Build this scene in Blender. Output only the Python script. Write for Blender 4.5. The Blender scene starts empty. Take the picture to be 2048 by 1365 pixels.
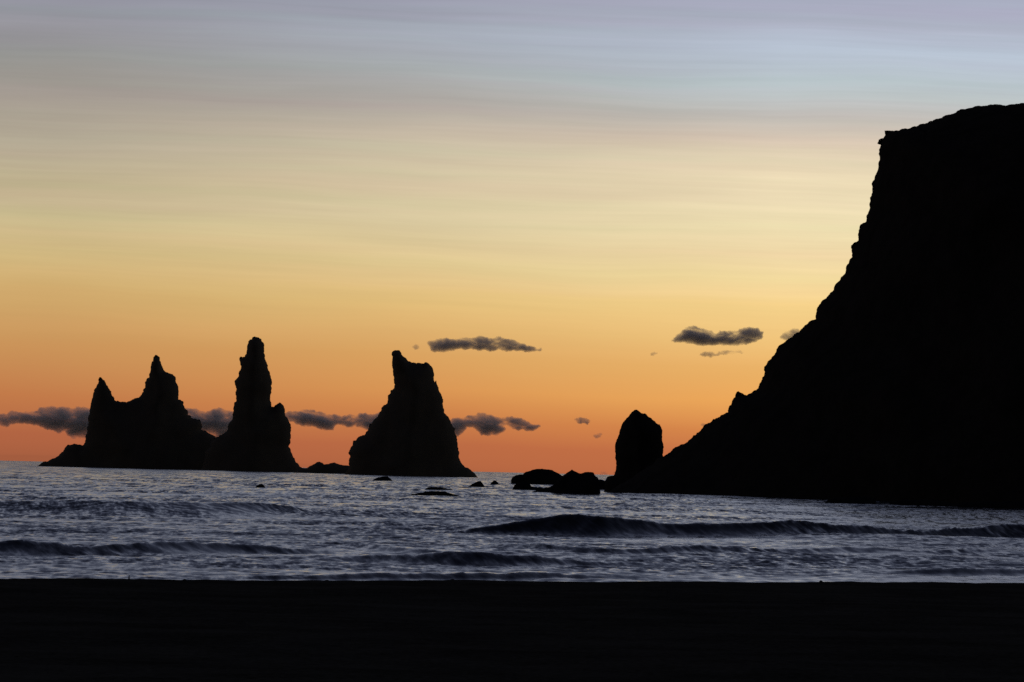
import bpy, bmesh, math, random
import numpy as np
from mathutils import Matrix, Vector, noise, geometry

S = bpy.context.scene
C = S.collection
random.seed(7)
R = math.radians

# ------------------------------------------------------------------ camera
W, H = 2048.0, 1365.0
FPX = 8163.0                       # focal length in photograph pixels
CAM_Z = 2.4
ROLL, PITCH = R(1.34), R(1.843)
cam_rot = Matrix.Rotation(R(90) + PITCH, 3, 'X') @ Matrix.Rotation(ROLL, 3, 'Z')
cd = bpy.data.cameras.new("camera")
cam = bpy.data.objects.new("camera", cd)
C.objects.link(cam)
cam.location = (0, 0, CAM_Z)
cam.rotation_euler = cam_rot.to_euler()
cd.sensor_width = 36
cd.lens = 36 * FPX / W
cd.clip_start = 0.1
cd.clip_end = 300000
S.camera = cam


def ray(px, py):
    return cam_rot @ Vector(((px - W / 2) / FPX, -(py - H / 2) / FPX, -1))


def at(px, py, dist, slant=0.0):
    """point where the line of sight meets the upright plane y = dist + slant*x"""
    d = ray(px, py)
    t = dist / (d.y - slant * d.x)
    return Vector((d.x * t, d.y * t, CAM_Z + d.z * t))


def ground(px, py, z=0.0):
    d = ray(px, py)
    t = (z - CAM_Z) / d.z
    return d.x * t, d.y * t


# ------------------------------------------------------------------ sky
def lin(c):
    return tuple(((v / 255) / 12.92 if v / 255 <= 0.04045 else ((v / 255 + 0.055) / 1.055) ** 2.4) for v in c)


class NT:
    def __init__(self, tree):
        self.t = tree
        tree.nodes.clear()

    def n(self, kind, **kw):
        nd = self.t.nodes.new(kind)
        for k, v in kw.items():
            setattr(nd, k, v)
        return nd

    def link(self, a, b):
        self.t.links.new(a, b)

    def val(self, nd, i, v):
        if hasattr(v, 'is_linked') or isinstance(v, bpy.types.NodeSocket):
            self.link(v, nd.inputs[i])
        else:
            nd.inputs[i].default_value = v

    def math(self, op, a, b=0.0, c=0.0, clamp=False):
        nd = self.n('ShaderNodeMath', operation=op, use_clamp=clamp)
        self.val(nd, 0, a)
        self.val(nd, 1, b)
        self.val(nd, 2, c)
        return nd.outputs[0]

    def maprange(self, v, a, b, c, d, interp='SMOOTHSTEP'):
        nd = self.n('ShaderNodeMapRange', interpolation_type=interp)
        self.val(nd, 0, v)
        for i, x in enumerate((a, b, c, d)):
            nd.inputs[i + 1].default_value = x
        return nd.outputs[0]

    def comb(self, x, y, z):
        nd = self.n('ShaderNodeCombineXYZ')
        for i, v in enumerate((x, y, z)):
            self.val(nd, i, v)
        return nd.outputs[0]

    def noise(self, vec, scale, detail=3.0, rough=0.5, dist=0.0):
        nd = self.n('ShaderNodeTexNoise')
        self.link(vec, nd.inputs['Vector'])
        nd.inputs['Scale'].default_value = scale
        nd.inputs['Detail'].default_value = detail
        nd.inputs['Roughness'].default_value = rough
        nd.inputs['Distortion'].default_value = dist
        return nd

    def mix(self, f, a, b, mode='MIX'):
        nd = self.n('ShaderNodeMix', data_type='RGBA', blend_type=mode)
        self.val(nd, 0, f)
        for i, v in ((6, a), (7, b)):
            if isinstance(v, tuple):
                nd.inputs[i].default_value = (*v[:3], 1)
            else:
                self.link(v, nd.inputs[i])
        return nd.outputs[2]


HIGH = [(10, (152, 158, 176)), (16, (124, 131, 153)), (28, (90, 97, 123)), (50, (58, 64, 88)), (90, (40, 46, 68))]
LEFT = [(0, (166, 95, 65)), (50, (181, 103, 69)), (125, (198, 125, 76)), (225, (205, 150, 92)), (325, (211, 174, 113)),
        (425, (209, 189, 138)), (505, (198, 184, 148)), (545, (193, 178, 145)), (625, (182, 173, 152)),
        (685, (172, 162, 149)), (725, (162, 153, 147)), (775, (152, 150, 146)), (815, (150, 150, 153)),
        (875, (149, 150, 160)), (925, (147, 147, 163))]
RIGHT = [(0, (188, 106, 67)), (46, (198, 114, 70)), (96, (216, 136, 75)), (156, (237, 169, 91)), (226, (233, 178, 104)),
         (286, (240, 196, 124)), (356, (244, 210, 140)), (356.5, (244, 211, 145)), (436, (240, 217, 166)), (496, (238, 221, 177)),
         (556, (236, 220, 182)), (606, (234, 217, 182)), (666, (220, 204, 180)), (716, (193, 187, 178)),
         (756, (188, 191, 191)), (786, (188, 197, 203)), (826, (181, 191, 204)), (876, (182, 195, 212)),
         (900, (171, 178, 194)), (956, (165, 170, 190))]
POW = 0.4


def sky_ramp(t, fac, stops):
    nd = t.n('ShaderNodeValToRGB')
    t.link(fac, nd.inputs[0])
    pts = [((max(p, 0) / FPX / (math.pi / 2)) ** POW, c) for p, c in stops] + [((d / 90) ** POW, c) for d, c in HIGH]
    el = nd.color_ramp.elements
    while len(el) < len(pts):
        el.new(0.5)
    for e, (p, c) in zip(el, pts):
        e.position = p
        e.color = (*[v_ * (0.94 if stops is LEFT else 0.99) for v_ in lin(c)], 1)
    return nd.outputs[0]


w = bpy.data.worlds.new("World")
S.world = w
w.use_nodes = True
t = NT(w.node_tree)
tc = t.n('ShaderNodeTexCoord').outputs['Generated']
sep = t.n('ShaderNodeSeparateXYZ')
t.link(tc, sep.inputs[0])
X, Y, Z = sep.outputs
elev = t.math('ARCSINE', Z)
azim = t.math('ARCTAN2', X, Y)
# cirrus: very long thin streaks lying almost level across the sky
warp = t.noise(t.comb(t.math('MULTIPLY', azim, 9), t.math('MULTIPLY', elev, 30), 0.0), 1.0, 2)
e_w = t.math('ADD', elev, t.math('MULTIPLY', t.math('SUBTRACT', warp.outputs[0], 0.5), 0.0065))
e_w = t.math('ADD', e_w, t.math('MULTIPLY', azim, 0.013))
fac = t.math('POWER', t.math('DIVIDE', t.math('MAXIMUM', e_w, 0.0), math.pi / 2), POW)
rl = sky_ramp(t, fac, LEFT)
rr = sky_ramp(t, fac, RIGHT)
azf = t.math('POWER', t.maprange(azim, (100 - 1024) / FPX, (1560 - 1024) / FPX, 0, 1, 'LINEAR'), 1.2)
col = t.mix(azf, rl, rr)
st1 = t.noise(t.comb(t.math('MULTIPLY', azim, 11.0), t.math('MULTIPLY', e_w, 170), 3.0), 1.0, 3, 0.55)
st2 = t.noise(t.comb(t.math('MULTIPLY', azim, 14.0), t.math('MULTIPLY', e_w, 900), 9.0), 1.0, 4, 0.6)
high_mask = t.maprange(elev, 0.02, 0.065, 0.12, 1.0)
k1 = t.math('MULTIPLY', t.math('SUBTRACT', st1.outputs[0], 0.5), 0.27)
k2 = t.math('MULTIPLY', t.math('SUBTRACT', st2.outputs[0], 0.5), 0.13)
k = t.math('MULTIPLY', t.math('ADD', k1, k2), high_mask)
# streaks are alternately pinker and greener than the clear sky between them
hue = t.noise(t.comb(t.math('MULTIPLY', azim, 5.0), t.math('MULTIPLY', e_w, 210), 21.0), 1.0, 2, 0.5)
hk = t.math('MULTIPLY', t.math('SUBTRACT', hue.outputs[0], 0.5), high_mask)
gain = t.comb(t.math('ADD', t.math('ADD', 1.0, k), t.math('MULTIPLY', hk, 0.12)),
              t.math('SUBTRACT', t.math('ADD', 1.0, k), t.math('MULTIPLY', hk, 0.05)),
              t.math('ADD', t.math('ADD', 1.0, k), t.math('MULTIPLY', hk, 0.06)))
col = t.mix(1.0, col, gain, 'MULTIPLY')
# the half of the sky away from the glow is darker, and so is the far left
back = t.maprange(Y, -0.9, 0.97, 0.16, 1.0)
hs = t.n('ShaderNodeVectorMath', operation='SCALE')
t.link(col, hs.inputs[0])
t.link(back, hs.inputs['Scale'])
bg = t.n('ShaderNodeBackground')
t.link(hs.outputs[0], bg.inputs[0])
bg.inputs[1].default_value = 1.0
sky = t.n('ShaderNodeTexSky', sky_type='NISHITA', sun_disc=False)
sky.sun_elevation = R(-3)
sky.sun_rotation = R(5)
bg2 = t.n('ShaderNodeBackground')
t.link(sky.outputs[0], bg2.inputs[0])
bg2.inputs[1].default_value = 0.05
add = t.n('ShaderNodeAddShader')
t.link(bg.outputs[0], add.inputs[0])
t.link(bg2.outputs[0], add.inputs[1])
out = t.n('ShaderNodeOutputWorld')
t.link(add.outputs[0], out.inputs[0])

S.view_settings.view_transform = 'Standard'
S.view_settings.look = 'None'
S.view_settings.exposure = 0
S.view_settings.gamma = 1
S.render.engine = 'CYCLES'
S.cycles.use_denoising = False
S.cycles.volume_bounces = 10
S.cycles.max_bounces = 12


# ------------------------------------------------------------------ helpers
def material(name):
    m = bpy.data.materials.new(name)
    m.use_nodes = True
    return m, NT(m.node_tree)


def rock_material(name, base, var, bump=0.25):
    m, t = material(name)
    co = t.n('ShaderNodeTexCoord').outputs['Object']
    a = t.noise(co, 0.35, 6, 0.6)
    b = t.noise(co, 2.2, 4, 0.65)
    f = t.math('ADD', t.math('MULTIPLY', a.outputs[0], 0.6), t.math('MULTIPLY', b.outputs[0], 0.4), clamp=True)
    c = t.mix(t.maprange(f, 0.35, 0.65, 0, 1), base, var)
    p = t.n('ShaderNodeBsdfPrincipled')
    t.link(c, p.inputs['Base Color'])
    p.inputs['Roughness'].default_value = 0.9
    p.inputs['Specular IOR Level'].default_value = 0.0
    bm = t.n('ShaderNodeBump')
    bm.inputs['Strength'].default_value = bump
    bm.inputs['Distance'].default_value = 0.6
    t.link(f, bm.inputs['Height'])
    t.link(bm.outputs[0], p.inputs['Normal'])
    o = t.n('ShaderNodeOutputMaterial')
    t.link(p.outputs[0], o.inputs[0])
    return m


M_stack = rock_material('hazed_basalt', (0.072, 0.064, 0.048), (0.082, 0.073, 0.055))  # faint haze over the far stacks and reef put into a lighter base colour
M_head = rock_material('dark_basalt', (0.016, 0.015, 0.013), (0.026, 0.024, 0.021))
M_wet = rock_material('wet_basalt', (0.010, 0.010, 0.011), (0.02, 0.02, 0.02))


def mesh_obj(name, verts, faces, mat, smooth=True, origin=None):
    me = bpy.data.meshes.new(name)
    if origin is None:
        origin = Vector((0, 0, 0))
    me.from_pydata([tuple(Vector(v) - origin) for v in verts], [], faces)
    me.update()
    if smooth:
        me.polygons.foreach_set('use_smooth', [True] * len(me.polygons))
    me.materials.append(mat)
    o = bpy.data.objects.new(name, me)
    o.location = origin
    C.objects.link(o)
    return o


def tag(o, label=None, cat=None, group=None, kind=None):
    for k, v in (('label', label), ('category', cat), ('group', group), ('kind', kind)):
        if v:
            o[k] = v
    return o


def fractal_line(a, b, step, amp, rnd):
    """points from a (kept) up to b (left out), roughened by midpoint displacement"""
    pts = [a, b]
    while (pts[1] - pts[0]).length > step and len(pts) < 300:
        new = []
        for p, q in zip(pts, pts[1:]):
            d = q - p
            nrm = Vector((-d.y, d.x))
            new += [p, (p + q) / 2 + nrm * rnd.uniform(-amp, amp)]
        pts = new + [pts[-1]]
    return pts[:-1]


def inflate(outline, closed_from, step, rough, amp, bulge, depth_noise, noise_scale, rnd):
    """Solid body from a closed outline in the x,z plane.
    outline: 2-D Vectors; edges from index closed_from on are the buried underside, where the body keeps
    its thickness.  Returns verts (x, dy, z) and faces of a closed, front-and-back body."""
    n = len(outline)
    pts, hard = [], []
    for i in range(n):
        a, b = outline[i], outline[(i + 1) % n]
        under = i >= closed_from
        seg = fractal_line(a, b, step if not under else step * 2.5, 0.0 if under else amp, rnd)
        pts += seg
        hard += [not under] * len(seg)
    nb = len(pts)
    xs = [p.x for p in pts]
    zs = [p.y for p in pts]
    sx, sz = np.array(xs), np.array(zs)
    poly = list(zip(xs, zs))
    # interior points
    inner = []
    g = rough
    rows = int((max(zs) - min(zs)) / g) + 1
    ex = np.roll(sx, -1)
    ez = np.roll(sz, -1)
    hs_ = np.array([hard[i] for i in range(nb)])
    for r_ in range(rows):
        z = min(zs) + (r_ + 0.5) * g
        m = (sz > z) != (ez > z)
        xc = np.sort(sx[m] + (z - sz[m]) / (ez[m] - sz[m]) * (ex[m] - sx[m]))
        for a, b in zip(xc[::2], xc[1::2]):
            k = int((b - a) / g)
            for j in range(1, k + 1):
                x = a + (b - a) * j / (k + 1)
                inner.append((x + rnd.uniform(-.2, .2) * g, z + rnd.uniform(-.2, .2) * g))

    def dist(px, pz, mask):
        ax, az, bx, bz = sx[mask], sz[mask], ex[mask], ez[mask]
        dx, dz = bx - ax, bz - az
        L = dx * dx + dz * dz + 1e-12
        tt = np.clip(((px - ax) * dx + (pz - az) * dz) / L, 0, 1)
        return float(np.sqrt(np.min((ax + tt * dx - px) ** 2 + (az + tt * dz - pz) ** 2)))
    allm = np.ones(nb, bool)
    inner = [p for p in inner if dist(p[0], p[1], allm) > 0.45 * step]
    v2 = [Vector(p) for p in poly] + [Vector(p) for p in inner]
    r = geometry.delaunay_2d_cdt(v2, [], [list(range(nb))], 1, 1e-5)
    ov, of, orig = r[0], r[2], r[3]
    T = []
    bnd = []
    for i, v in enumerate(ov):
        o_ids = [q for q in orig[i] if q < nb]
        is_b = len(o_ids) > 0
        d = dist(v.x, v.y, hs_)
        is_hard = is_b and d < 1e-3
        bnd.append(is_hard)
        T.append(0.0 if is_hard else math.sqrt(2 * bulge * d + 0.25 * d * d))
    verts, faces = [], []
    fi, bi = [], []
    for i, v in enumerate(ov):
        if bnd[i]:
            fi.append(len(verts))
            bi.append(len(verts))
            verts.append((v.x, 0.0, v.y))
        else:
            p = Vector((v.x, 0, v.y)) / noise_scale
            nf = noise.fractal(p, 1.0, 2.0, 5) * depth_noise * min(1, T[i] / (depth_noise * 3 + 1e-6))
            nk = noise.fractal(p + Vector((31, 7, 5)), 1.0, 2.0, 5) * depth_noise * min(1, T[i] / (depth_noise * 3 + 1e-6))
            fi.append(len(verts))
            verts.append((v.x, -T[i] + nf, v.y))
            bi.append(len(verts))
            verts.append((v.x, T[i] * 0.9 + nk, v.y))
    ecount = {}
    for f in of:
        a, b, c = f[0], f[1], f[2]
        faces.append((fi[a], fi[b], fi[c]))
        faces.append((bi[c], bi[b], bi[a]))
        for q, s_ in ((a, b), (b, c), (c, a)):
            kk = (min(q, s_), max(q, s_))
            ecount[kk] = None if kk in ecount else (q, s_)
    for e in ecount.values():
        if e is None:
            continue
        q, s_ = e
        quad = []
        for idx in (fi[s_], fi[q], bi[q], bi[s_]):
            if idx not in quad:
                quad.append(idx)
        if len(quad) >= 3:
            faces.append(tuple(quad))
    return verts, faces


def rock(name, pts, org, f, dist, mat, label, cat, depth=4.0, spread=2.0, step=0.5, rough=1.5, amp=0.10, bulge=8.0,
         dn=1.5, ns=8.0, slant=0.0, group=None, kind=None, seed=1):
    """a rock whose skyline was read off the photograph; pts in zoomed pixels, org/f put them back into the photo"""
    rnd = random.Random(seed)
    P = [at(org[0] + x / f, org[1] + y / f, dist, slant) for x, y in pts]
    o2 = [Vector((p.x, p.z)) for p in P]
    k = len(o2)
    first, last = o2[0], o2[-1]
    o2 += [Vector((last.x + spread, -depth)), Vector((first.x - spread, -depth))]
    # the last traced edge runs down into the sea on both sides, the underside is edge k
    v, fc = inflate([*o2], k, step, rough, amp, amp, 0, 1, rnd) if False else inflate(
        _close(o2), k, step, rough, amp, bulge, dn, ns, rnd)
    v = [(x, dist + slant * x + dy, z) for x, dy, z in v]
    c = Vector((sum(q[0] for q in v) / len(v), sum(q[1] for q in v) / len(v), 0))
    o = mesh_obj(name, v, fc, mat, True, c)
    if kind == 'structure':
        tag(o, label, kind=kind)
    else:
        tag(o, label, cat, group)
    return o


def _close(o2):
    # order: traced points, right foot, left foot; edge k (right foot -> left foot) is the underside
    return o2


Z1, Z2, Z3, Z4, Z5 = (60, 660), (360, 660), (600, 680), (1000, 780), (1300, 700)
F = 4.55
A = [(60, 1240), (90, 1225), (120, 1200), (180, 1185), (245, 1155), (300, 1110), (322, 1070), (345, 1045), (400, 1035), (440, 1045), (475, 1054),
     (490, 1045), (505, 1000), (520, 930), (528, 860), (533, 780), (545, 720), (553, 680), (568, 620), (572, 600),
     (582, 545), (600, 527), (608, 505), (620, 488), (622, 450), (630, 432), (645, 430), (662, 450), (680, 462),
     (690, 485), (710, 515), (728, 550), (740, 560), (745, 595), (762, 610), (768, 635), (785, 650), (800, 645),
     (820, 655), (850, 655), (880, 660), (900, 650), (930, 635), (980, 618), (1003, 605), (1015, 590), (1032, 565),
     (1030, 545), (1045, 530), (1045, 480), (1060, 450), (1083, 435), (1085, 400), (1097, 370), (1100, 330),
     (1108, 292), (1120, 285), (1122, 250), (1135, 235), (1145, 226), (1165, 240), (1182, 255), (1192, 300),
     (1210, 350), (1225, 375), (1250, 387), (1280, 400), (1300, 405), (1325, 430), (1327, 470), (1340, 495),
     (1350, 530), (1352, 600), (1350, 635), (1370, 637), (1393, 650), (1395, 685), (1408, 710), (1437, 740),
     (1437, 775), (1462, 780), (1468, 800), (1500, 808), (1540, 815), (1557, 835), (1560, 910), (1600, 918),
     (1640, 945), (1680, 965), (1690, 978), (1730, 1010), (1790, 1100), (1850, 1200), (1880, 1290)]
B = [(170, 1290), (230, 1120), (290, 1010), (330, 975), (350, 972), (365, 958), (390, 948), (410, 935), (430, 915), (433, 880),
     (445, 850), (480, 800), (487, 740), (492, 665), (508, 655), (505, 590), (500, 500), (500, 460), (520, 440),
     (535, 410), (540, 375), (552, 355), (548, 300), (547, 245), (560, 243), (570, 250), (590, 245), (605, 215),
     (610, 180), (618, 130), (622, 105), (640, 88), (655, 85), (662, 65), (680, 60), (690, 66), (720, 72), (740, 85),
     (750, 110), (765, 130), (767, 170), (763, 210), (775, 240), (785, 290), (800, 325), (800, 355), (815, 380),
     (820, 410), (833, 450), (838, 480), (835, 530), (833, 570), (822, 610), (823, 650), (832, 665), (833, 700),
     (855, 703), (875, 682), (895, 670), (905, 660), (925, 675), (945, 695), (955, 720), (955, 760), (965, 790),
     (985, 820), (1005, 855), (1013, 890), (1005, 940), (1002, 1000), (1000, 1040), (988, 1065), (1005, 1085),
     (1015, 1120), (1030, 1160), (1050, 1195), (1072, 1215), (1090, 1245), (1120, 1270), (1150, 1300)]
REEF = [(1030, 1300), (1090, 1262), (1120, 1258), (1155, 1258), (1180, 1240), (1220, 1222), (1245, 1205), (1270, 1200), (1295, 1210),
        (1310, 1225), (1350, 1222), (1380, 1212), (1410, 1208), (1430, 1218), (1470, 1228), (1530, 1235), (1560, 1240),
        (1640, 1310)]
CC = [(405, 1240), (445, 1160), (443, 1100), (455, 1070), (440, 1030), (450, 1005), (475, 965), (480, 920), (510, 915), (530, 885),
      (550, 875), (585, 868), (600, 840), (622, 810), (630, 770), (660, 750), (690, 715), (715, 680), (735, 650),
      (740, 620), (780, 590), (800, 550), (798, 510), (820, 490), (825, 460), (857, 440), (855, 380), (847, 320),
      (845, 280), (837, 230), (840, 180), (842, 150), (834, 140), (836, 112), (855, 98), (885, 95), (910, 100),
      (920, 115), (925, 135), (950, 158), (970, 175), (985, 195), (1003, 198), (1020, 208), (1060, 215), (1100, 213),
      (1125, 217), (1145, 203), (1165, 212), (1180, 225), (1195, 240), (1212, 275), (1220, 310), (1218, 350),
      (1225, 385), (1237, 368), (1245, 400), (1262, 435), (1275, 480), (1295, 520), (1302, 570), (1303, 620),
      (1312, 665), (1335, 690), (1360, 720), (1375, 760), (1390, 790), (1405, 800), (1415, 860), (1428, 900),
      (1435, 940), (1442, 990), (1445, 1060), (1455, 1095), (1480, 1135), (1500, 1158), (1530, 1165), (1560, 1190),
      (1590, 1215), (1607, 1240), (1620, 1252)]
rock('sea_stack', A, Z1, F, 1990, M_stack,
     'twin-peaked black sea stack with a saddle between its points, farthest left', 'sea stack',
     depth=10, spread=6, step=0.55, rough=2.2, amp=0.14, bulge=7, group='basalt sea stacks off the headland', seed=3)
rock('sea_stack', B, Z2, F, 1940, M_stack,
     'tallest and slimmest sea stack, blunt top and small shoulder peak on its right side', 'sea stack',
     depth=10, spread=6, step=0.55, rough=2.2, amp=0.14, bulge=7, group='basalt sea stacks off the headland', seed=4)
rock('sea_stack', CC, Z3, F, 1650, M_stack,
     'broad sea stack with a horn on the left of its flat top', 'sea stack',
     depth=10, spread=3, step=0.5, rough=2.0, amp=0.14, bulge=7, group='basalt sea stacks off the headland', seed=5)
rock('reef', REEF, Z2, F, 1800, M_stack, 'low jagged reef joining the tall slim stack to the broad horned stack', 'reef',
     depth=4, spread=3, step=0.5, rough=1.4, amp=0.08, bulge=5, dn=0.6, seed=6)

D = [(905, 985), (940, 930), (960, 832), (975, 792), (1000, 783), (1035, 780), (1045, 755), (1055, 720), (1057, 660), (1050, 600), (1047, 540),
     (1052, 480), (1070, 440), (1085, 385), (1100, 345), (1112, 310), (1130, 285), (1155, 255), (1180, 225),
     (1200, 200), (1225, 182), (1242, 180), (1262, 192), (1285, 212), (1320, 215), (1345, 240), (1380, 260),
     (1410, 285), (1430, 308), (1455, 315), (1468, 345), (1478, 370), (1478, 430), (1482, 480), (1485, 560),
     (1480, 590), (1486, 610), (1500, 700), (1520, 850), (1540, 985)]
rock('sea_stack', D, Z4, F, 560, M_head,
     'rounded thumb-shaped rock pillar standing at the foot of the headland', 'sea stack',
     depth=4, spread=2, step=0.16, rough=0.7, amp=0.11, bulge=2.5, dn=0.5, ns=3, group='basalt sea stacks off the headland', seed=7)

# headland: three zooms of the photograph joined, then the part beyond the frame
HL = [(1215, 985), (1235, 968), (1270, 950), (1300, 932)]
HL += [(1300 + x / F, 700 + y / F) for x, y in
       [(125, 970), (170, 938), (210, 900), (250, 880), (280, 862), (322, 850), (350, 825), (395, 778), (415, 775),
        (425, 755), (460, 735), (490, 690), (530, 665), (560, 652), (575, 630), (590, 632), (640, 600), (665, 590),
        (680, 582), (710, 568), (713, 535), (722, 510), (738, 500), (745, 470), (760, 440), (775, 430), (780, 400),
        (790, 382), (805, 376), (840, 395), (880, 415), (900, 400), (940, 375), (985, 350), (995, 310), (1020, 270),
        (1022, 250), (1040, 230), (1045, 200), (1038, 155), (1060, 135), (1072, 105), (1100, 85), (1115, 60),
        (1145, 25)]]
HL += [(1480 + x / 3.4125, 380 + y / 3.4125) for x, y in
       [(262, 1068), (290, 1050), (320, 1025), (360, 1000), (370, 985), (405, 970), (430, 940), (460, 915), (500, 888),
        (518, 882), (520, 840), (530, 800), (550, 775), (570, 750), (600, 725), (640, 680), (655, 640), (685, 610),
        (690, 595), (717, 570), (725, 520), (742, 500), (747, 480), (765, 460), (762, 410), (758, 380), (780, 360),
        (808, 345), (810, 290), (815, 265), (820, 240), (860, 218)]]
HL += [(1648 + x / F, 180 + y / F) for x, y in
       [(385, 1190), (405, 1110), (415, 1060), (418, 980), (440, 890), (440, 840), (465, 780), (485, 740), (495, 700),
        (500, 650), (508, 620), (500, 545), (515, 510), (515, 500), (485, 490), (497, 455), (540, 440), (558, 410),
        (550, 372), (600, 371), (685, 370), (695, 362), (775, 352), (800, 338), (870, 315), (930, 303), (985, 285),
        (1030, 263), (1075, 252), (1110, 230), (1180, 215), (1215, 190), (1245, 175), (1330, 165), (1360, 157),
        (1440, 147), (1530, 135), (1600, 133), (1730, 132), (1790, 120), (1820, 120)]]
HL += [(2120, 202), (2300, 190), (2600, 150), (3000, 120), (3600, 90), (4300, 110), (5000, 160), (5600, 380), (6000, 700), (6200, 1010)]
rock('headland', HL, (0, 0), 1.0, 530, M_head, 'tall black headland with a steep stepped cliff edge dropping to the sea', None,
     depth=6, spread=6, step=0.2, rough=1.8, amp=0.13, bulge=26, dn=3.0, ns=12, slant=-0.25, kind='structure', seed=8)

# rocks awash, nearer than the stacks
ZS = (700, 930)
FS = 5.12
small = [
    ([(215, 175), (235, 155), (260, 140), (310, 125), (345, 117), (385, 117), (410, 140), (440, 165), (460, 178)], ZS, FS, 850,
     'lone rock with a flat sloping top just in front of the broad horned stack', 1.0),
    ([(735, 275), (755, 262), (770, 245), (805, 230), (840, 226), (900, 232), (960, 235), (1000, 245), (1050, 252), (1100, 262), (1130, 275)], ZS, FS, 492,
     'flat-topped rock awash directly behind the lowest smooth rock', .6),
    ([(560, 322), (600, 308), (680, 295), (740, 285), (770, 272), (850, 270), (980, 275), (1020, 290), (1095, 310), (1130, 322)], ZS, FS, 394,
     'long low smooth rock nearest the beach among the rocks left of the headland', .5),
    ([(1190, 245), (1215, 222), (1250, 195), (1310, 168), (1335, 165), (1355, 185), (1380, 220), (1372, 245)], ZS, FS, 610,
     'hooded rock with a steep right side, left one of the pair beside the boulder group', .8),
    ([(1410, 222), (1430, 208), (1450, 180), (1470, 160), (1495, 163), (1515, 185), (1545, 205), (1590, 212), (1640, 222)], ZS, FS, 750,
     'small pointed rock trailing a low tail towards the big boulder', .9),
    ([(1440, 236), (1490, 225), (1500, 212), (1520, 200), (1535, 200), (1550, 215), (1562, 236)], (0, 900), 2.926, 440,
     'tiny lone rock breaking the water in front of the tall slim stack', .4),
    ([(85, 875), (100, 850), (100, 820), (115, 795), (150, 775), (205, 772), (240, 745), (290, 730), (330, 720), (380, 718),
      (430, 725), (480, 732), (520, 755), (550, 772), (590, 800), (640, 875)], Z4, F, 850,
     'big smooth whale-backed boulder at the left end of the boulder group', 1.5),
    ([(85, 940), (112, 905), (130, 868), (160, 846), (240, 846), (272, 862), (292, 884), (380, 892), (460, 890), (500, 945)], Z4, F, 560,
     'low dark ledge below the whale-backed boulder', .7),
    ([(225, 948), (265, 935), (300, 925), (340, 908), (380, 895), (460, 880), (485, 865), (500, 845), (540, 805), (575, 780), (610, 755),
      (655, 725), (690, 745), (735, 762), (770, 750), (800, 747), (850, 753), (862, 778), (890, 800), (905, 830),
      (910, 860), (911, 900), (912, 970)], Z4, F, 466,
     'sharp-peaked boulder with a square right side and a long low ledge to its left', 1.0),
    ([(880, 930), (895, 818), (930, 818), (955, 828), (975, 812), (1000, 800), (1030, 820), (1060, 930)], Z4, F, 610,
     'low rock filling the gap between the sharp-peaked boulder and the thumb-shaped pillar', .8),
    ([(760, 362), (785, 340), (800, 325), (830, 308), (900, 300), (1000, 298), (1110, 306), (1112, 330), (1115, 362)], (1400, 900), 3.16, 396,
     'wedge-shaped rock at the foot of the cliff, pointing left', .5),
    ([(1170, 362), (1195, 342), (1210, 328), (1300, 315), (1400, 312), (1500, 318), (1560, 330), (1590, 342), (1610, 362)], (1400, 900), 3.16, 394,
     'long low rock at the cliff foot, right of the wedge-shaped rock', .5),
    ([(1570, 365), (1600, 345), (1680, 330), (1800, 322), (1920, 325), (2048, 330), (2200, 335), (2300, 368)], (1400, 900), 3.16, 390,
     'rock shelf under the cliff running out past the right edge', .5),
]
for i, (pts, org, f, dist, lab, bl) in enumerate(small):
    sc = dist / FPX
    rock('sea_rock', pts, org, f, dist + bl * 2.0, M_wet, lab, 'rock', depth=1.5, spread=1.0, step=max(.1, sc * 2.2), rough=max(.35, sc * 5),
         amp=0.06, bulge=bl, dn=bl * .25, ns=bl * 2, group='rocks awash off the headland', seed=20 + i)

# ------------------------------------------------------------------ beach
def sstep(a, b, x):
    u = np.clip((x - a) / (b - a), 0, 1)
    return u * u * (3 - 2 * u)


def crest_y(x):
    """distance of the beach's edge as a function of x"""
    core = 68 + 0.75 * np.clip(x, -22, 40)
    left = np.clip(-22 - x, 0, None)
    right = np.clip(x - 40, 0, None)
    return core - 12 * (1 - np.exp(-left / 40)) + 2.0 * right + 8 * np.sin(left / 90) * 0


def vnoise(x, y, seed=0):
    """vectorised smooth value noise in -1..1"""
    xi = np.floor(x).astype(np.int64)
    yi = np.floor(y).astype(np.int64)
    fx = x - xi
    fy = y - yi
    fx = fx * fx * (3 - 2 * fx)
    fy = fy * fy * (3 - 2 * fy)

    def h(a, b):
        n_ = (a * 374761393 + b * 668265263 + seed * 974634777) & 0xffffffff
        n_ = ((n_ ^ (n_ >> 13)) * 1274126177) & 0xffffffff
        return ((n_ ^ (n_ >> 16)) & 0xffff) / 32767.5 - 1
    return (h(xi, yi) * (1 - fx) + h(xi + 1, yi) * fx) * (1 - fy) + (h(xi, yi + 1) * (1 - fx) + h(xi + 1, yi + 1) * fx) * fy


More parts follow.
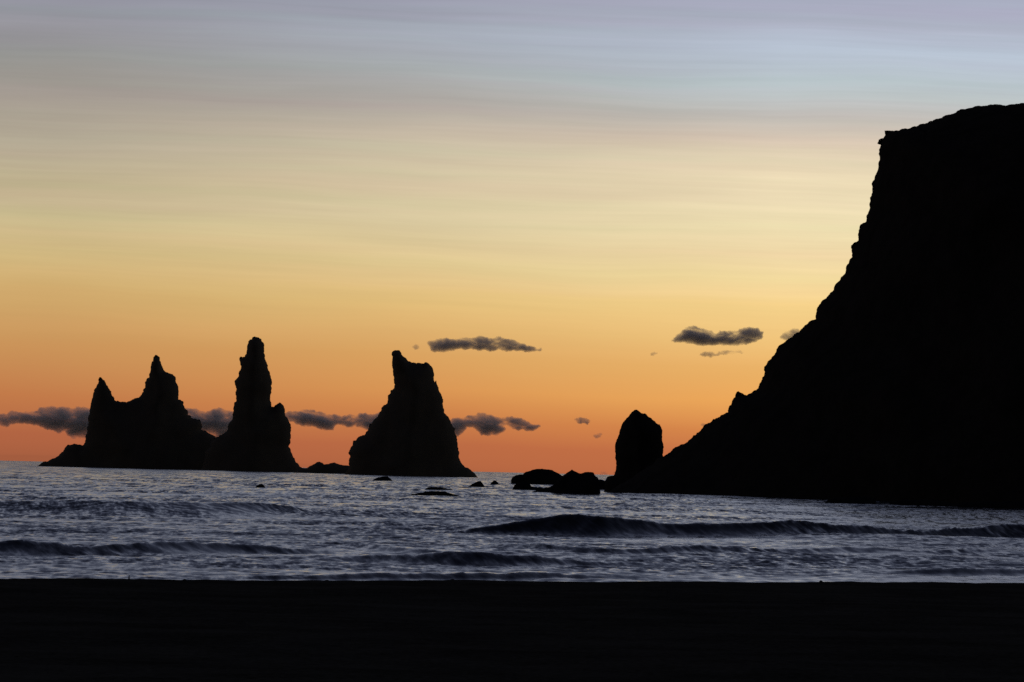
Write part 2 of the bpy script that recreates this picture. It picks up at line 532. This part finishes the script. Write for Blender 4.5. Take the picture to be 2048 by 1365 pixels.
def grid_obj(name, Xg, Yg, Zg, mat):
    nr, nc = Xg.shape
    me = bpy.data.meshes.new(name)
    nv = nr * nc
    co = np.empty((nv, 3), np.float32)
    co[:, 0], co[:, 1], co[:, 2] = Xg.ravel(), Yg.ravel(), Zg.ravel()
    idx = np.arange(nv, dtype=np.int32).reshape(nr, nc)
    q = np.stack([idx[:-1, :-1], idx[:-1, 1:], idx[1:, 1:], idx[1:, :-1]], -1).reshape(-1, 4)
    nf = len(q)
    me.vertices.add(nv)
    me.vertices.foreach_set('co', co.ravel())
    me.loops.add(nf * 4)
    me.loops.foreach_set('vertex_index', q.ravel())
    me.polygons.add(nf)
    me.polygons.foreach_set('loop_start', np.arange(0, nf * 4, 4, dtype=np.int32))
    me.polygons.foreach_set('use_smooth', np.ones(nf, bool))
    me.update(calc_edges=True)
    me.materials.append(mat)
    o = bpy.data.objects.new(name, me)
    C.objects.link(o)
    return o


m, t = material('black_sand')
co = t.n('ShaderNodeTexCoord').outputs['Object']
a = t.noise(co, 0.6, 5, 0.6)
b = t.noise(co, 14, 3, 0.6)
f = t.math('ADD', t.math('MULTIPLY', a.outputs[0], .5), t.math('MULTIPLY', b.outputs[0], .5))
c = t.mix(t.maprange(f, .35, .65, 0, 1), (0.020, 0.018, 0.014), (0.050, 0.045, 0.036))
p = t.n('ShaderNodeBsdfDiffuse')
t.link(c, p.inputs['Color'])
t.link(p.outputs[0], t.n('ShaderNodeOutputMaterial').inputs[0])
M_sand = m

u = np.linspace(-1, 1, 700)
xcol = 16 * u / (1.02 - np.abs(u)) ** 0.9 * 0.9
v = np.linspace(0, 1, 620)
# rows follow the edge: from far behind the camera up to the edge (dense), then down under the water
s_rows = np.concatenate([-np.geomspace(900, 45, 60), np.linspace(-44, -4, 260), np.linspace(-3.8, 6, 200), np.geomspace(6.4, 90, 40)])
Xb, Sb = np.meshgrid(xcol, s_rows)
Yb = crest_y(Xb) + Sb
pn = Sb / 1.25
Zb = 0.60 + 0.28 * sstep(0, -45, pn) + 1.2 * sstep(-60, -400, pn)
Zb = Zb - np.where(pn > 0, 0.055 * pn + 0.012 * np.clip(pn, 0, 2.0) ** 2, 0)
Zb = np.maximum(Zb, -4)
near = np.exp(-(np.abs(Xb) / 60) ** 2)
Zb += near * (0.022 * vnoise(Xb / 2.3, Yb / 2.3, 1) + 0.010 * vnoise(Xb / .6, Yb / .6, 2) + 0.006 * vnoise(Xb / .15, Yb / .15, 3))
peb = vnoise(Xb / .22, Yb / .30, 5)
Zb += near * 0.05 * np.clip(peb - 0.80, 0, 1)
beach = grid_obj('beach', Xb, Yb, Zb, M_sand)
tag(beach, 'black volcanic sand beach in the foreground', kind='structure')

# a few stones and scraps of driftwood standing up on the edge of the sand
def beach_z(x, y):
    j = int(np.argmin(np.abs(xcol - x)))
    i = int(np.argmin(np.abs(Yb[:, j] - y)))
    return float(Zb[i, j])


for k_, (px, hgt, wid, lab) in enumerate([
        (258, 0.06, 0.012, 'thin upright splinter of driftwood on the beach edge, below the twin-peaked stack'),
        (369, 0.016, 0.03, 'small round stone on the beach edge, right of the driftwood splinter'),
        (654, 0.012, 0.04, 'small flat stone on the beach edge, left of centre'),
        (1642, 0.028, 0.035, 'pointed little stone on the beach edge below the headland slope'),
        (905, 0.01, 0.03, 'tiny pebble on the beach edge near the middle')]):
    d = ray(px, 1162)
    yy = 68.0
    for _ in range(20):
        yy = float(crest_y(np.array(d.x / d.y * yy))) * .5 + yy * .5
    xx = d.x / d.y * yy
    bm_ = bmesh.new()
    bmesh.ops.create_icosphere(bm_, subdivisions=3, radius=1)
    for v_ in bm_.verts:
        n_ = noise.fractal(v_.co * 1.3 + Vector((k_ * 9, 0, 0)), 1, 2, 3)
        v_.co *= 1 + .28 * n_
        taper = 1 - .35 * max(v_.co.z, 0)
        v_.co = Vector((v_.co.x * wid * taper, v_.co.y * wid * taper * 1.2, v_.co.z * hgt))
    me_ = bpy.data.meshes.new('beach_stone')
    bm_.to_mesh(me_)
    bm_.free()
    me_.materials.append(M_wet)
    o_ = bpy.data.objects.new('driftwood' if k_ == 0 else 'beach_stone', me_)
    o_.location = (xx, yy, beach_z(xx, yy) + .15 * hgt)
    C.objects.link(o_)
    tag(o_, lab, 'driftwood' if k_ == 0 else 'stone', None if k_ == 0 else 'little stones on the beach edge')

# ------------------------------------------------------------------ sea
# columns: most of them inside the view, a few reaching far to either side
nc = 820
uu = np.linspace(-1, 1, nc)
core = np.clip(np.abs(uu) / 0.86, 0, 1)
outer = np.clip((np.abs(uu) - 0.86) / 0.14, 0, 1)
rows = np.concatenate([np.arange(46, 78, 1.0), np.arange(78, 215, 0.16), np.arange(215, 420, 0.45)])
far = [rows[-1] + 0.6]
while far[-1] < 90000:
    far.append(far[-1] * 1.0 + max(0.6, (far[-1] - 400) * 0.014 + 0.6))
rows = np.concatenate([rows, far])
half = 0.15 * rows + 5
wide = 1.3 * rows + 350
Xw = np.sign(uu)[None, :] * (core[None, :] * half[:, None] + (outer[None, :] ** 1.6) * wide[:, None])
Yw = np.repeat(rows[:, None], nc, 1)
dr = np.gradient(rows)[:, None]
Zw = np.zeros_like(Xw)
rng = np.random.RandomState(11)
# wind chop and swell: many sine trains, each dropped where the mesh is too coarse for it
for kf in range(120):
    lam = 0.5 * (36 / 0.5) ** (kf / 119.0)
    spread = 0.95 if lam < 6 else 0.35
    th = rng.normal(0, spread) + 0.35
    kx, ky = math.sin(th) * 2 * math.pi / lam, math.cos(th) * 2 * math.pi / lam
    amp = (0.0040 * lam ** 0.75 if lam < 9 else 0.010 * lam ** 0.35) * (0.42 if 1.2 < lam < 14 else 0.85)
    ph = rng.uniform(0, 6.28)
    eff = lam / max(abs(math.cos(th)), 0.15)
    fade = sstep(2.2, 4.5, eff / dr)
    fade = fade * (np.abs(uu)[None, :] < 2)
    arg = kx * Xw + ky * Yw + ph
    gr = 0.65 + 0.6 * vnoise(Xw / (lam * 5) + kf * 3.1, Yw / (lam * 5) + kf, 40 + kf) if lam > 1.5 else 1.0
    Zw += amp * fade * gr * (np.sin(arg) + 0.18 * np.cos(2 * arg))

# the breakers: foot and top of each read along its length, as (px, py top, py foot)
BREAK = [
    ([(-260, 1000, 1018), (0, 1002, 1028), (100, 1001, 1031), (200, 1002, 1034), (300, 1006, 1036), (400, 1010, 1037), (500, 1013, 1037), (600, 1018, 1036),
      (720, 1024, 1036), (830, 1031, 1035)], 8.0, 16, 0.03, 0),
    ([(900, 1060, 1064), (960, 1051, 1066), (1000, 1045, 1067), (1040, 1039, 1068), (1085, 1034, 1069), (1110, 1028, 1070), (1125, 1024, 1070.5), (1150, 1023.5, 1071),
      (1172, 1024, 1072), (1200, 1031, 1073), (1240, 1035, 1073), (1290, 1041, 1074), (1350, 1049, 1074.5),
      (1400, 1052, 1075), (1460, 1054, 1075.5), (1520, 1054, 1076), (1600, 1052, 1076.5), (1680, 1054, 1077),
      (1760, 1053, 1077.5), (1850, 1054, 1078), (1930, 1050, 1078.5), (2000, 1049, 1079), (2060, 1050, 1079),
      (2300, 1052, 1081)], 1.5, 7, 0.06, 0),
    ([(-260, 1090, 1112), (0, 1091, 1118), (70, 1093, 1119), (130, 1097, 1118), (190, 1100, 1117), (240, 1096, 1116), (300, 1093, 1115), (370, 1090, 1114),
      (450, 1091, 1113), (540, 1093, 1113), (620, 1096, 1112), (700, 1101, 1112), (760, 1107, 1112)], 3.4, 6, 0.20, 0),
    ([(690, 1094, 1096), (730, 1090, 1100), (800, 1091, 1104), (880, 1096, 1108), (960, 1101, 1108), (980, 1105, 1107)], 2.2, 5, 0.1, 0),
    ([(680, 1126, 1130), (740, 1122, 1132), (790, 1118, 1134), (850, 1113, 1137), (900, 1110, 1139), (930, 1106, 1140), (955, 1106, 1140), (990, 1113, 1140),
      (1040, 1119, 1140), (1100, 1125, 1140), (1180, 1130, 1140), (1240, 1134, 1140)], 2.4, 5, 0.16, 0),
    ([(1000, 1096, 1098), (1030, 1092, 1101), (1100, 1096, 1106), (1200, 1101, 1111), (1290, 1102, 1113), (1390, 1098, 1110), (1480, 1101, 1111),
      (1560, 1101, 1110), (1640, 1102, 1110), (1700, 1099, 1109), (1770, 1100, 1110), (1840, 1106, 1114), (1960, 1104, 1112), (2100, 1106, 1114)], 2.4, 5, 0.16, 0),
    ([(380, 1155, 1156), (480, 1150, 1156), (560, 1148, 1156.5), (640, 1147, 1156.5), (700, 1146, 1157), (780, 1142, 1157), (860, 1144, 1157.5),
      (930, 1141, 1157.5), (1000, 1143, 1158), (1060, 1144, 1158), (1120, 1147, 1158), (1200, 1151, 1158), (1270, 1156, 1159)], 0.6, 2.5, 0.16, 1),
    ([(1640, 1156, 1158), (1700, 1152, 1159), (1780, 1152, 1160), (1850, 1149, 1161), (1950, 1146, 1161), (2050, 1147, 1161), (2300, 1148, 1161)], 1.2, 3, 0.1, 1),
    ([(520, 1126, 1127), (580, 1121, 1129), (660, 1122, 1131), (720, 1128, 1131)], 2.4, 4, 0.12, 0),
    ([(1500, 1121, 1122), (1540, 1117, 1126), (1590, 1120, 1129), (1640, 1127, 1130)], 2.4, 4, 0.12, 0),
]
XMAX = half * 1.0
for pts, steep, tail, jag, shore in BREAK:
    bx, by, bh = [], [], []
    for px, pt, pb in pts:
        gx, gy = ground(px, pb)
        fw = 0.6
        d = ray(px, pt)
        for _ in range(3):
            tt = (gy + fw) / d.y
            hh = CAM_Z + d.z * tt
            fw = 1.5 * steep * max(hh, .22) + 0.3
        bx.append(gx)
        by.append(gy)
        bh.append(max(hh, 0))
    order = np.argsort(bx)
    bx, by, bh = np.array(bx)[order], np.array(by)[order], np.array(bh)[order]
    # soft ends
    bh = np.concatenate([[0], bh, [0]])
    bx = np.concatenate([[bx[0] - 2.5], bx, [bx[-1] + 2.5]])
    by = np.concatenate([[by[0]], by, [by[-1]]])
    xf = np.arange(bx[0] - 6, bx[-1] + 6, 0.05)
    ker = np.exp(-(np.arange(-50, 51) * 0.05 / 0.7) ** 2)
    ker /= ker.sum()
    yf = np.convolve(np.pad(np.interp(xf, bx, by), 50, 'edge'), ker, 'valid')
    hf = np.convolve(np.pad(np.interp(xf, bx, bh, left=0, right=0), 50, 'edge'), ker, 'valid')
    yb = np.interp(Xw, xf, yf)
    hb = 1.0 * np.interp(Xw, xf, hf, left=0, right=0)
    Xd = Xw + 0.35 * Yw    # the folds run slantwise down the face
    hb = hb * (1 + jag * (0.25 * vnoise(Xd / .55, Yw * 0, 9) + 0.6 * vnoise(Xd / 1.7, Yw * 0 + 3, 8) + (0.35 * vnoise(Xw / .2, Yw * 0, 12) + .4 * vnoise(Xw / .5, Yw * 0, 13)) * shore))
    yb = yb + 0.25 * vnoise(Xw / 1.3, Yw * 0 + 5, 6) * np.minimum(hb, 1) + 0.5 * vnoise(Xw / 4.0, Yw * 0 + 5, 7)
    fwid = (1.5 * steep * np.maximum(hb, 0.22) + 0.3) * (1 + 0.3 * vnoise(Xw / 3.1, Yw * 0 + 9, 17)) * (1 + 0.9 * (1 - np.clip(hb / bh.max(), 0, 1)))
    s = Yw - yb
    rise = np.clip(s / fwid, 0, 1)
    prof = np.where(s < fwid, rise ** (2.2 + 2.4 * (1 - np.clip(hb / bh.max(), 0, 1))), np.exp(-np.clip(s - fwid, 0, None) ** 1.3 / tail ** 1.3))
    lump = 1 + (0.04 + 0.3 * jag * shore) * vnoise(Xw / .45, Yw / .35, 15) * (s > 0) * (s < fwid + 2)
    dip = -0.10 * np.exp(-((s + 1.2) / 1.6) ** 2)
    Zw = Zw * (1 - 0.6 * np.where((s > 0) & (s < fwid), hb / (hb + .2), 0)) + hb * (prof * lump + dip * 0.8)

m, t = material('sea_water')
co = t.n('ShaderNodeNewGeometry').outputs['Position']
sp = t.n('ShaderNodeSeparateXYZ')
t.link(co, sp.inputs[0])
vx, vy, vz = sp.outputs[0], sp.outputs[1], sp.outputs[2]
geo = t.n('ShaderNodeNewGeometry')


def cn(sx_, sy_, z, detail, k):
    xs_ = t.math('MULTIPLY', t.math('ADD', vx, t.math('MULTIPLY', vz, 1.2)), sx_)
    nd = t.noise(t.comb(xs_, t.math('MULTIPLY', vy, sy_), t.math('MULTIPLY_ADD', vz, 2.5, z)), 1.0, detail, 0.6)
    v_ = t.n('ShaderNodeVectorMath', operation='SUBTRACT')
    t.link(nd.outputs['Color'], v_.inputs[0])
    v_.inputs[1].default_value = (.5, .5, .5)
    s_ = t.n('ShaderNodeVectorMath', operation='MULTIPLY')
    t.link(v_.outputs[0], s_.inputs[0])
    if isinstance(k, float):
        s_.inputs[1].default_value = (k * .6, k, 0)
    else:
        t.link(t.comb(t.math('MULTIPLY', k, .6), k, 0.0), s_.inputs[1])
    return s_.outputs[0]


def vadd(a_, b_):
    n_ = t.n('ShaderNodeVectorMath', operation='ADD')
    t.link(a_, n_.inputs[0])
    t.link(b_, n_.inputs[1])
    return n_.outputs[0]


# ripples and wind streaks too small for the mesh, coarser out where the sea is rougher
# slicks and cat's paws: patches where the ripples die down or stand up
pt = t.noise(t.comb(t.math('MULTIPLY', vx, .06), t.math('MULTIPLY', vy, .11), 2.0), 1.0, 3, 0.55)
pm = t.maprange(pt.outputs[0], 0.36, 0.62, 0.3, 1.3)
# the thin wash sliding back over the sand is almost a mirror
wash = t.maprange(t.math('SUBTRACT', vy, t.math('MULTIPLY', vx, 0.87)), 91.0, 94.0, 0.35, 1.0)
pm = t.math('MULTIPLY', pm, wash)
rp = cn(4.5, 1.2, 1.0, 3, t.math('MULTIPLY', pm, 0.62))
nn = vadd(geo.outputs['Normal'], rp)
nn = vadd(nn, cn(1.6, 0.22, 5.0, 3, t.math('MULTIPLY', pm, t.maprange(vy, 90, 260, 0.30, 0.70))))
nn = vadd(nn, cn(0.7, 0.035, 9.0, 3, t.maprange(vy, 220, 700, 0.10, 0.95)))
nn = vadd(nn, cn(0.18, 0.006, 13.0, 3, t.maprange(vy, 700, 2500, 0.0, 1.1)))
# ripples lean shoreward: their fronts are steeper than their backs
nn = vadd(nn, t.comb(0.0, t.math('MULTIPLY', pm, -0.115), 0.0))
nz = t.n('ShaderNodeVectorMath', operation='NORMALIZE')
t.link(nn, nz.inputs[0])
p = t.n('ShaderNodeBsdfPrincipled')
p.inputs['Base Color'].default_value = (0.010, 0.012, 0.016, 1)
p.inputs['Roughness'].default_value = 0.16
p.inputs['IOR'].default_value = 1.333
t.link(nz.outputs[0], p.inputs['Normal'])
t.link(p.outputs[0], t.n('ShaderNodeOutputMaterial').inputs[0])
sea = grid_obj('water', Xw, Yw, Zw, m)
tag(sea, 'grey blue sea with low breakers rolling in at dusk', kind='structure')


# ------------------------------------------------------------------ clouds
def cloud_material(name, dens, scale):
    m, t = material(name)
    co = t.n('ShaderNodeTexCoord').outputs['Object']
    st = t.n('ShaderNodeVectorMath', operation='MULTIPLY')
    t.link(co, st.inputs[0])
    st.inputs[1].default_value = (0.55, 0.8, 1.3)
    nd = t.noise(st.outputs[0], scale, 6, 0.66, 0.6)
    d = t.maprange(nd.outputs[0], 0.34, 0.62, 0.12, 1.0)
    pv = t.n('ShaderNodeVolumePrincipled')
    pv.inputs['Color'].default_value = (0.985, 0.965, 0.94, 1)
    pv.inputs['Anisotropy'].default_value = 0.0
    t.link(t.math('MULTIPLY', d, dens), pv.inputs['Density'])
    t.link(pv.outputs[0], t.n('ShaderNodeOutputMaterial').inputs['Volume'])
    return m


CD = 12000.0
M_cloud = cloud_material('dusk_cloud', 0.17, 0.020)
M_thin = cloud_material('thin_dusk_cloud', 0.10, 0.022)


def cloud(pts, org, f, label, mat, seed, kthick=0.9):
    rnd = random.Random(seed)
    o2 = []
    for x, y in pts:
        q = at(org[0] + x / f, org[1] + y / f, CD)
        o2.append(Vector((q.x, q.z)))
    area = sum(a_.x * b_.y - b_.x * a_.y for a_, b_ in zip(o2, o2[1:] + o2[:1]))
    if area > 0:
        o2.reverse()
    # the rim is sheer vapour: carry it a few metres beyond the visible body
    grown = []
    for i_, p_ in enumerate(o2):
        e_ = (o2[(i_ + 1) % len(o2)] - o2[i_ - 1])
        grown.append(p_ + Vector((-e_.y, e_.x)).normalized() * (4.0 if mat is M_cloud else 1.5))
    o2 = grown
    # thickness grows linearly from the rim, so the rim is thin and soft
    v, fc = inflate(o2, len(o2) + 5, 3.5, 6.0, 0.16, 1.2, 0.0, 10.0, rnd)
    v = [(x, CD + dy * kthick * 1.6, z) for x, dy, z in v]
    c = Vector((sum(q[0] for q in v) / len(v), CD, sum(q[2] for q in v) / len(v)))
    o = mesh_obj('cloud', v, fc, mat, False, c)
    tag(o, label, 'cloud', 'small dark clouds above the horizon')
    return o


ZC5, FC5 = (0, 780), 4.096
ZC6, FC6 = (540, 780), 2.926
ZC7, FC7 = (800, 640), 2.56
cloud([(-60, 215), (0, 207), (60, 205), (80, 185), (130, 182), (160, 190), (215, 182), (270, 188), (310, 178), (330, 150), (370, 152), (410, 140),
       (460, 150), (520, 147), (600, 160), (660, 150), (700, 148), (780, 170), (860, 250), (820, 350), (780, 390), (650, 392), (570, 375), (545, 350), (530, 330),
       (500, 345), (480, 355), (440, 325), (400, 320), (350, 300), (280, 285), (200, 268), (130, 268), (90, 275), (60, 300), (20, 300), (-60, 270)],
      ZC5, FC5, 'long dark cloud bank left of the twin-peaked stack, cut by the left edge', M_cloud, 1)
cloud([(1400, 200), (1460, 165), (1520, 155), (1560, 160), (1590, 158), (1640, 180), (1680, 190), (1720, 180), (1750, 165), (1780, 158), (1830, 165), (1880, 180),
       (1960, 200), (1990, 270), (1960, 330), (1880, 370), (1800, 400), (1740, 370), (1680, 340), (1600, 310), (1400, 280)],
      ZC5, FC5, 'grey cloud seen in the gap between the twin-peaked stack and the tall slim stack', M_cloud, 2)
cloud([(10, 165), (30, 150), (90, 140), (150, 130), (190, 120), (230, 122), (270, 135), (310, 138), (360, 152), (420, 162), (450, 155), (470, 147), (500, 158),
       (530, 140), (560, 138), (600, 150), (640, 135), (700, 150), (730, 190), (700, 220), (600, 250), (560, 225), (500, 205), (430, 205), (380, 205),
       (370, 235), (330, 232), (290, 225), (250, 208), (200, 210), (150, 195), (110, 180), (60, 175)],
      ZC6, FC6, 'stretched dark cloud between the tall slim stack and the broad horned stack', M_cloud, 3)
cloud([(1000, 190), (1060, 180), (1120, 172), (1170, 155), (1210, 150), (1215, 138), (1240, 138), (1290, 150), (1330, 165), (1380, 165), (1420, 160),
       (1470, 170), (1510, 190), (1550, 210), (1620, 220), (1560, 225), (1480, 225), (1410, 215), (1370, 205), (1375, 235), (1350, 248), (1290, 262),
       (1240, 262), (1215, 235), (1190, 215), (1150, 215), (1130, 240), (1100, 270), (1040, 260)],
      ZC6, FC6, 'ragged dark cloud just right of the broad horned stack', M_cloud, 4)
cloud([(1775, 178), (1810, 168), (1850, 172), (1885, 190), (1860, 200), (1800, 190)], ZC6, FC6,
      'tiny dark cloud alone, left of the thumb-shaped pillar', M_cloud, 5)
cloud([(1870, 268), (1905, 262), (1950, 256), (1935, 274), (1915, 285), (1895, 274)], ZC6, FC6,
      'faint wisp of cloud below the tiny dark cloud', M_thin, 6)
cloud([(128, 112), (165, 108), (210, 100), (270, 103), (330, 97), (380, 96), (430, 92), (490, 92), (540, 102), (590, 110), (630, 124), (670, 139), (735, 152),
       (720, 158), (640, 162), (560, 158), (450, 154), (330, 153), (250, 155), (190, 158), (160, 157)],
      ZC7, FC7, 'long flat-bottomed dark cloud high right of the broad horned stack', M_cloud, 7)
cloud([(55, 140), (75, 124), (95, 128), (102, 145), (75, 152)], ZC7, FC7, 'faint puff off the left end of the flat-bottomed cloud', M_thin, 8)
cloud([(1390, 105), (1420, 80), (1450, 55), (1480, 38), (1520, 40), (1545, 50), (1570, 55), (1610, 75), (1640, 60), (1700, 62), (1750, 50), (1790, 40),
       (1830, 45), (1860, 65), (1850, 95), (1800, 112), (1740, 124), (1680, 126), (1620, 124), (1560, 127), (1500, 117), (1440, 115)],
      ZC7, FC7, 'lumpy two-humped dark cloud nearest the headland', M_cloud, 9)
cloud([(1940, 92), (1970, 62), (2000, 50), (2040, 48), (2085, 80), (2040, 112), (1975, 108)], ZC7, FC7,
      'grey puff half hidden by the headland slope', M_thin, 10)
cloud([(1510, 174), (1580, 164), (1650, 161), (1745, 157), (1765, 166), (1748, 175), (1640, 178), (1540, 181)], ZC7, FC7,
      'thin faint streak of cloud under the two-humped cloud', M_thin, 11)
cloud([(1260, 178), (1300, 166), (1330, 176), (1300, 184)], ZC7, FC7, 'very small faint wisp left of the thin streak', M_thin, 12)
cloud([(430, 655), (470, 668), (530, 668), (560, 690), (500, 702), (465, 690)], Z5, F, 'small grey wisp touching the lower headland slope', M_thin, 13)
cloud([(880, 764), (905, 752), (940, 746), (975, 756), (1010, 748), (1050, 744), (1060, 768), (970, 768)], Z4, F,
      'low hazy cloud on the horizon behind the thumb-shaped pillar', M_thin, 14)
